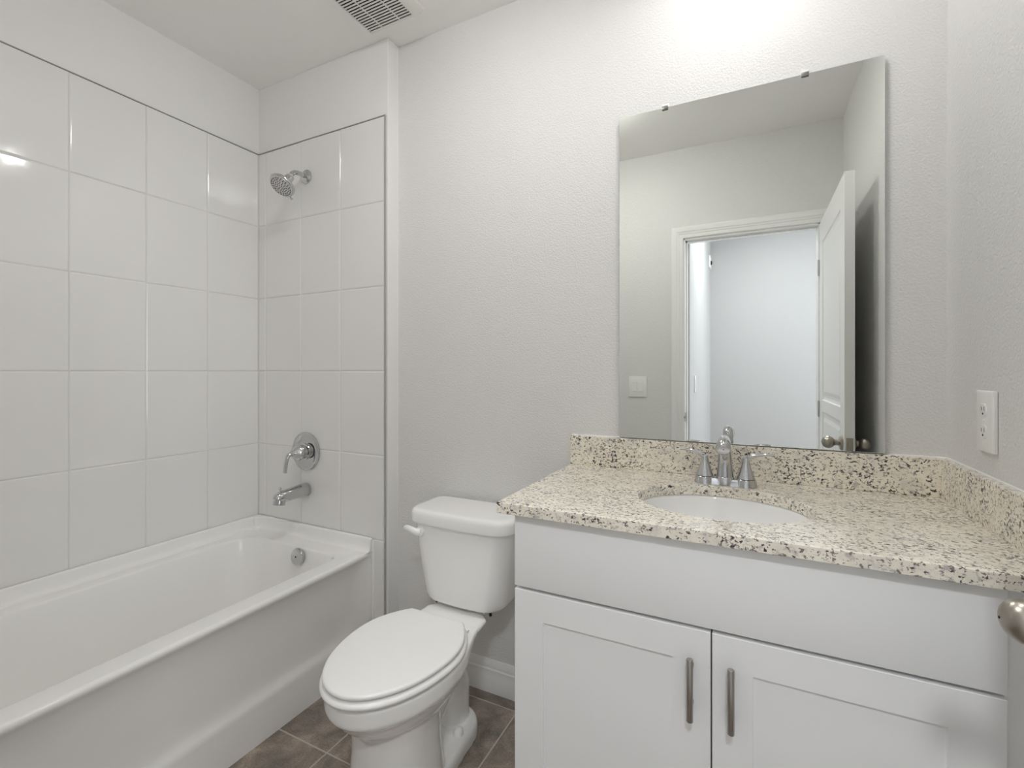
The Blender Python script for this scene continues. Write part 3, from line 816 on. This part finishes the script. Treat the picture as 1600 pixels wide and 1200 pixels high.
# ------------------------------------------------------------------ mirror
MX0, MX1, MZ0, MZ1, MY = 1.8153, 2.5500, 1.0365, 2.1348, 0.0620
mir = thing('mirror', (2.18, MY, MZ0), 'frameless rectangular mirror standing on the backsplash', 'mirror')
b = MB(); b.box((MX0, MY + 0.0004, MZ0), (MX1, MY + 0.006, MZ1), 0.0004, 1); b.build('glass_edge', M_glassedge, mir, 0)
b = MB(); e = 0.0009
b.add([(MX0 + e, MY, MZ0 + e), (MX1 - e, MY, MZ0 + e), (MX1 - e, MY, MZ1 - e), (MX0 + e, MY, MZ1 - e), (MX0, MY + 0.0006, MZ0), (MX1, MY + 0.0006, MZ0), (MX1, MY + 0.0006, MZ1), (MX0, MY + 0.0006, MZ1)],
      [(0, 1, 2, 3), (0, 4, 5, 1), (1, 5, 6, 2), (2, 6, 7, 3), (3, 7, 4, 0)])
b.build('reflecting_face', M_mirror, mir, 0)
for x in (1.9673, 2.3621):
    b = MB()
    b.box((x - 0.0095, MY - 0.0045, MZ1 - 0.009), (x + 0.0095, MY - 0.0004, MZ1 + 0.001), 0.001)
    b.box((x - 0.0095, MY - 0.0045, MZ1 + 0.0004), (x + 0.0095, YB - 0.0002, MZ1 + 0.003), 0.0008)
    cl = b.build('mirror_clip', M_clip, mir, 30)
    b = MB(); b.box((x - 0.011, YB - 0.0045, MZ1 + 0.003), (x + 0.011, YB - 0.0002, MZ1 + 0.017), 0.002); b.build('clip_tab', M_plast, cl, 30)

# ------------------------------------------------------------------ outlet and switch
ou = thing('power_outlet', (XR, -0.172, 1.153), 'white duplex outlet plate on the right wall above the side splash', 'outlet')
OX0, OY0, OY1, OZ0, OZ1 = XR - 0.0095, -0.214, -0.132, 1.087, 1.221
b = MB(); b.box((OX0, OY0, OZ0), (XR - 0.0003, OY1, OZ1), 0.003, 3); b.build('cover_plate', M_plast, ou, 30)
ymid = -0.170
for zc in (1.178, 1.131):
    b = MB()
    rg = rrect(ymid - 0.0165, ymid + 0.0165, zc - 0.0145, zc + 0.0145, 0.011, 0, 6)
    b.loft([[(OX0 + dx_, p[0] * k + ymid * (1 - k), p[1] * k + zc * (1 - k)) for p in rg] for dx_, k in ((0.001, 1.0), (-0.0010, 1.0), (-0.0014, 0.96))])
    rc = b.build('receptacle', M_plast, ou, 30)
    b = MB()
    b.box((OX0 - 0.0016, ymid - 0.0075, zc - 0.001), (OX0 - 0.0008, ymid - 0.0055, zc + 0.008)); b.box((OX0 - 0.0016, ymid + 0.0055, zc - 0.001), (OX0 - 0.0008, ymid + 0.0075, zc + 0.0075))
    b.lathe([(0, 0), (0.0027, 0), (0.0027, 0.0008), (0, 0.0008)], aim((OX0 - 0.0009, ymid, zc - 0.0075), (-1, 0, 0)), 12)
    b.build('slots', M_slot, rc, 0)
b = MB(); b.lathe([(0, 0), (0.0032, 0), (0.0026, 0.0011), (0, 0.0014)], aim((OX0, ymid, 1.1545), (-1, 0, 0)), 14); b.build('screw', M_plast, ou)

sw = thing('light_switch', (1.548, YD, 1.158), 'white double rocker switch plate beside the doorway, reflected in mirror', 'switch')
b = MB(); b.box((1.490, YD + 0.0003, 1.092), (1.608, YD + 0.0075, 1.229), 0.002, 2); b.build('cover_plate', M_plast, sw, 30)
for x in (1.529, 1.569):
    b = MB()
    b.add([(x - 0.0155, YD + 0.007, 1.129), (x + 0.0155, YD + 0.007, 1.129), (x + 0.0155, YD + 0.007, 1.194), (x - 0.0155, YD + 0.007, 1.194),
           (x - 0.015, YD + (0.0125 if x > 1.55 else 0.0095), 1.130), (x + 0.015, YD + (0.0125 if x > 1.55 else 0.0095), 1.130), (x + 0.015, YD + (0.0085 if x > 1.55 else 0.0115), 1.193), (x - 0.015, YD + (0.0085 if x > 1.55 else 0.0115), 1.193)],
          [(0, 1, 2, 3), (4, 5, 6, 7), (0, 1, 5, 4), (1, 2, 6, 5), (2, 3, 7, 6), (3, 0, 4, 7)])
    b.build('rocker', M_plast, sw, 0)
    for z in (1.112, 1.209):
        b = MB(); b.lathe([(0, 0), (0.003, 0), (0.0024, 0.001), (0, 0.0012)], aim((x, YD + 0.0074, z), (0, 1, 0)), 12)
        b.build('screw', M_plast, sw)

# ------------------------------------------------------------------ ceiling fan grille
GX0, GX1, GY0, GY1 = 0.800, 1.072, -0.318, -0.046
fan = thing('exhaust_fan', (0.936, -0.182, ZC), 'square white exhaust fan grille with dark slots on the ceiling', 'exhaust fan')
b = MB()
ix0, ix1, iy0, iy1 = 0.8015 + 0.004, 1.026, -0.302, -0.0625
b.loft([rrect(GX0, GX1, GY0, GY1, 0.012, ZC, 5), rrect(GX0, GX1, GY0, GY1, 0.012, ZC - 0.004, 5), rrect(GX0 + 0.003, GX1 - 0.003, GY0 + 0.003, GY1 - 0.003, 0.012, ZC - 0.008, 5),
        rrect(ix0 - 0.001, ix1 + 0.004, iy0 - 0.004, iy1 + 0.004, 0.006, ZC - 0.0185, 5), rrect(ix0, ix1, iy0, iy1, 0.004, ZC - 0.0185, 5), rrect(ix0, ix1, iy0, iy1, 0.004, ZC - 0.012, 5)], cap0=False, cap1=False)
b.build('cover_frame', M_fan, fan, 40)
b = MB()
sl = 0.0129
y = iy1
zt, zb = ZC - 0.0145, ZC - 0.0175
b.box((ix0 - 0.001, iy1 - 0.006, zb), (ix1 + 0.001, iy1 + 0.001, zt))
y = iy1 - 0.006
segs = [(ix0 + 0.002, 0.868), (0.872, 0.960), (0.9645, ix1 - 0.002)]
while y - sl > iy0:
    b.box((ix0 - 0.001, y - sl, zb), (ix1 + 0.001, y - 0.0058, zt), 0.0008, 1)
    y -= sl
b.box((ix0 - 0.001, iy0 - 0.001, zb), (ix1 + 0.001, y - 0.0052, zt))
for xa, xb in ((ix0 - 0.001, ix0 + 0.002), (0.868, 0.872), (0.960, 0.9645), (ix1 - 0.002, ix1 + 0.001)):
    b.box((xa, iy0, zb + 0.0002), (xb, iy1, zt))
b.build('louver_grille', M_fan, fan, 0)
b = MB(); b.box((ix0 - 0.001, iy0 - 0.001, ZC - 0.0125), (ix1 + 0.001, iy1 + 0.001, ZC - 0.0005)); b.build('fan_cavity', M_slot, fan, 0)

# ------------------------------------------------------------------ recessed downlight over the vanity (the room's lamp)
LX, LY = 2.20, -0.265
vl = thing('recessed_downlight', (LX, LY, ZC), 'round recessed ceiling downlight over the vanity and mirror', 'lamp')
b = MB(); b.lathe([(0.050, -0.002), (0.053, -0.0045), (0.074, -0.004), (0.078, -0.0003), (0.050, -0.0003), (0.050, -0.002)], aim((LX, LY, ZC), (0, 0, 1)), 48); b.build('trim_ring', M_plast, vl, 30)
b = MB(); b.lathe([(0.0, -0.0036), (0.03, -0.0034), (0.050, -0.0022), (0.050, -0.0004), (0, -0.0004)], aim((LX, LY, ZC), (0, 0, 1)), 48); b.build('lens', M_glow, vl, 30)

# dome-shaped fill light added out of view to even out the room
dm = thing('fill_dome', (1.45, -0.75, ZC), 'added dome-shaped fill light, unseen on the middle of the bathroom ceiling', 'lamp')
DMM = aim((1.45, -0.75, ZC), (0, 0, -1))
b = MB(); b.lathe([(0.0, 0.0003), (0.165, 0.0003), (0.168, 0.006), (0.165, 0.022), (0, 0.022)], DMM, 56); b.build('base', M_nickel, dm, 30)
b = MB(); b.lathe([(0, 0.0222), (0.150, 0.0222), (0.148, 0.040), (0.132, 0.062), (0.100, 0.080), (0.055, 0.090), (0, 0.093)], DMM, 56); b.build('shade', M_fill, dm, 60)
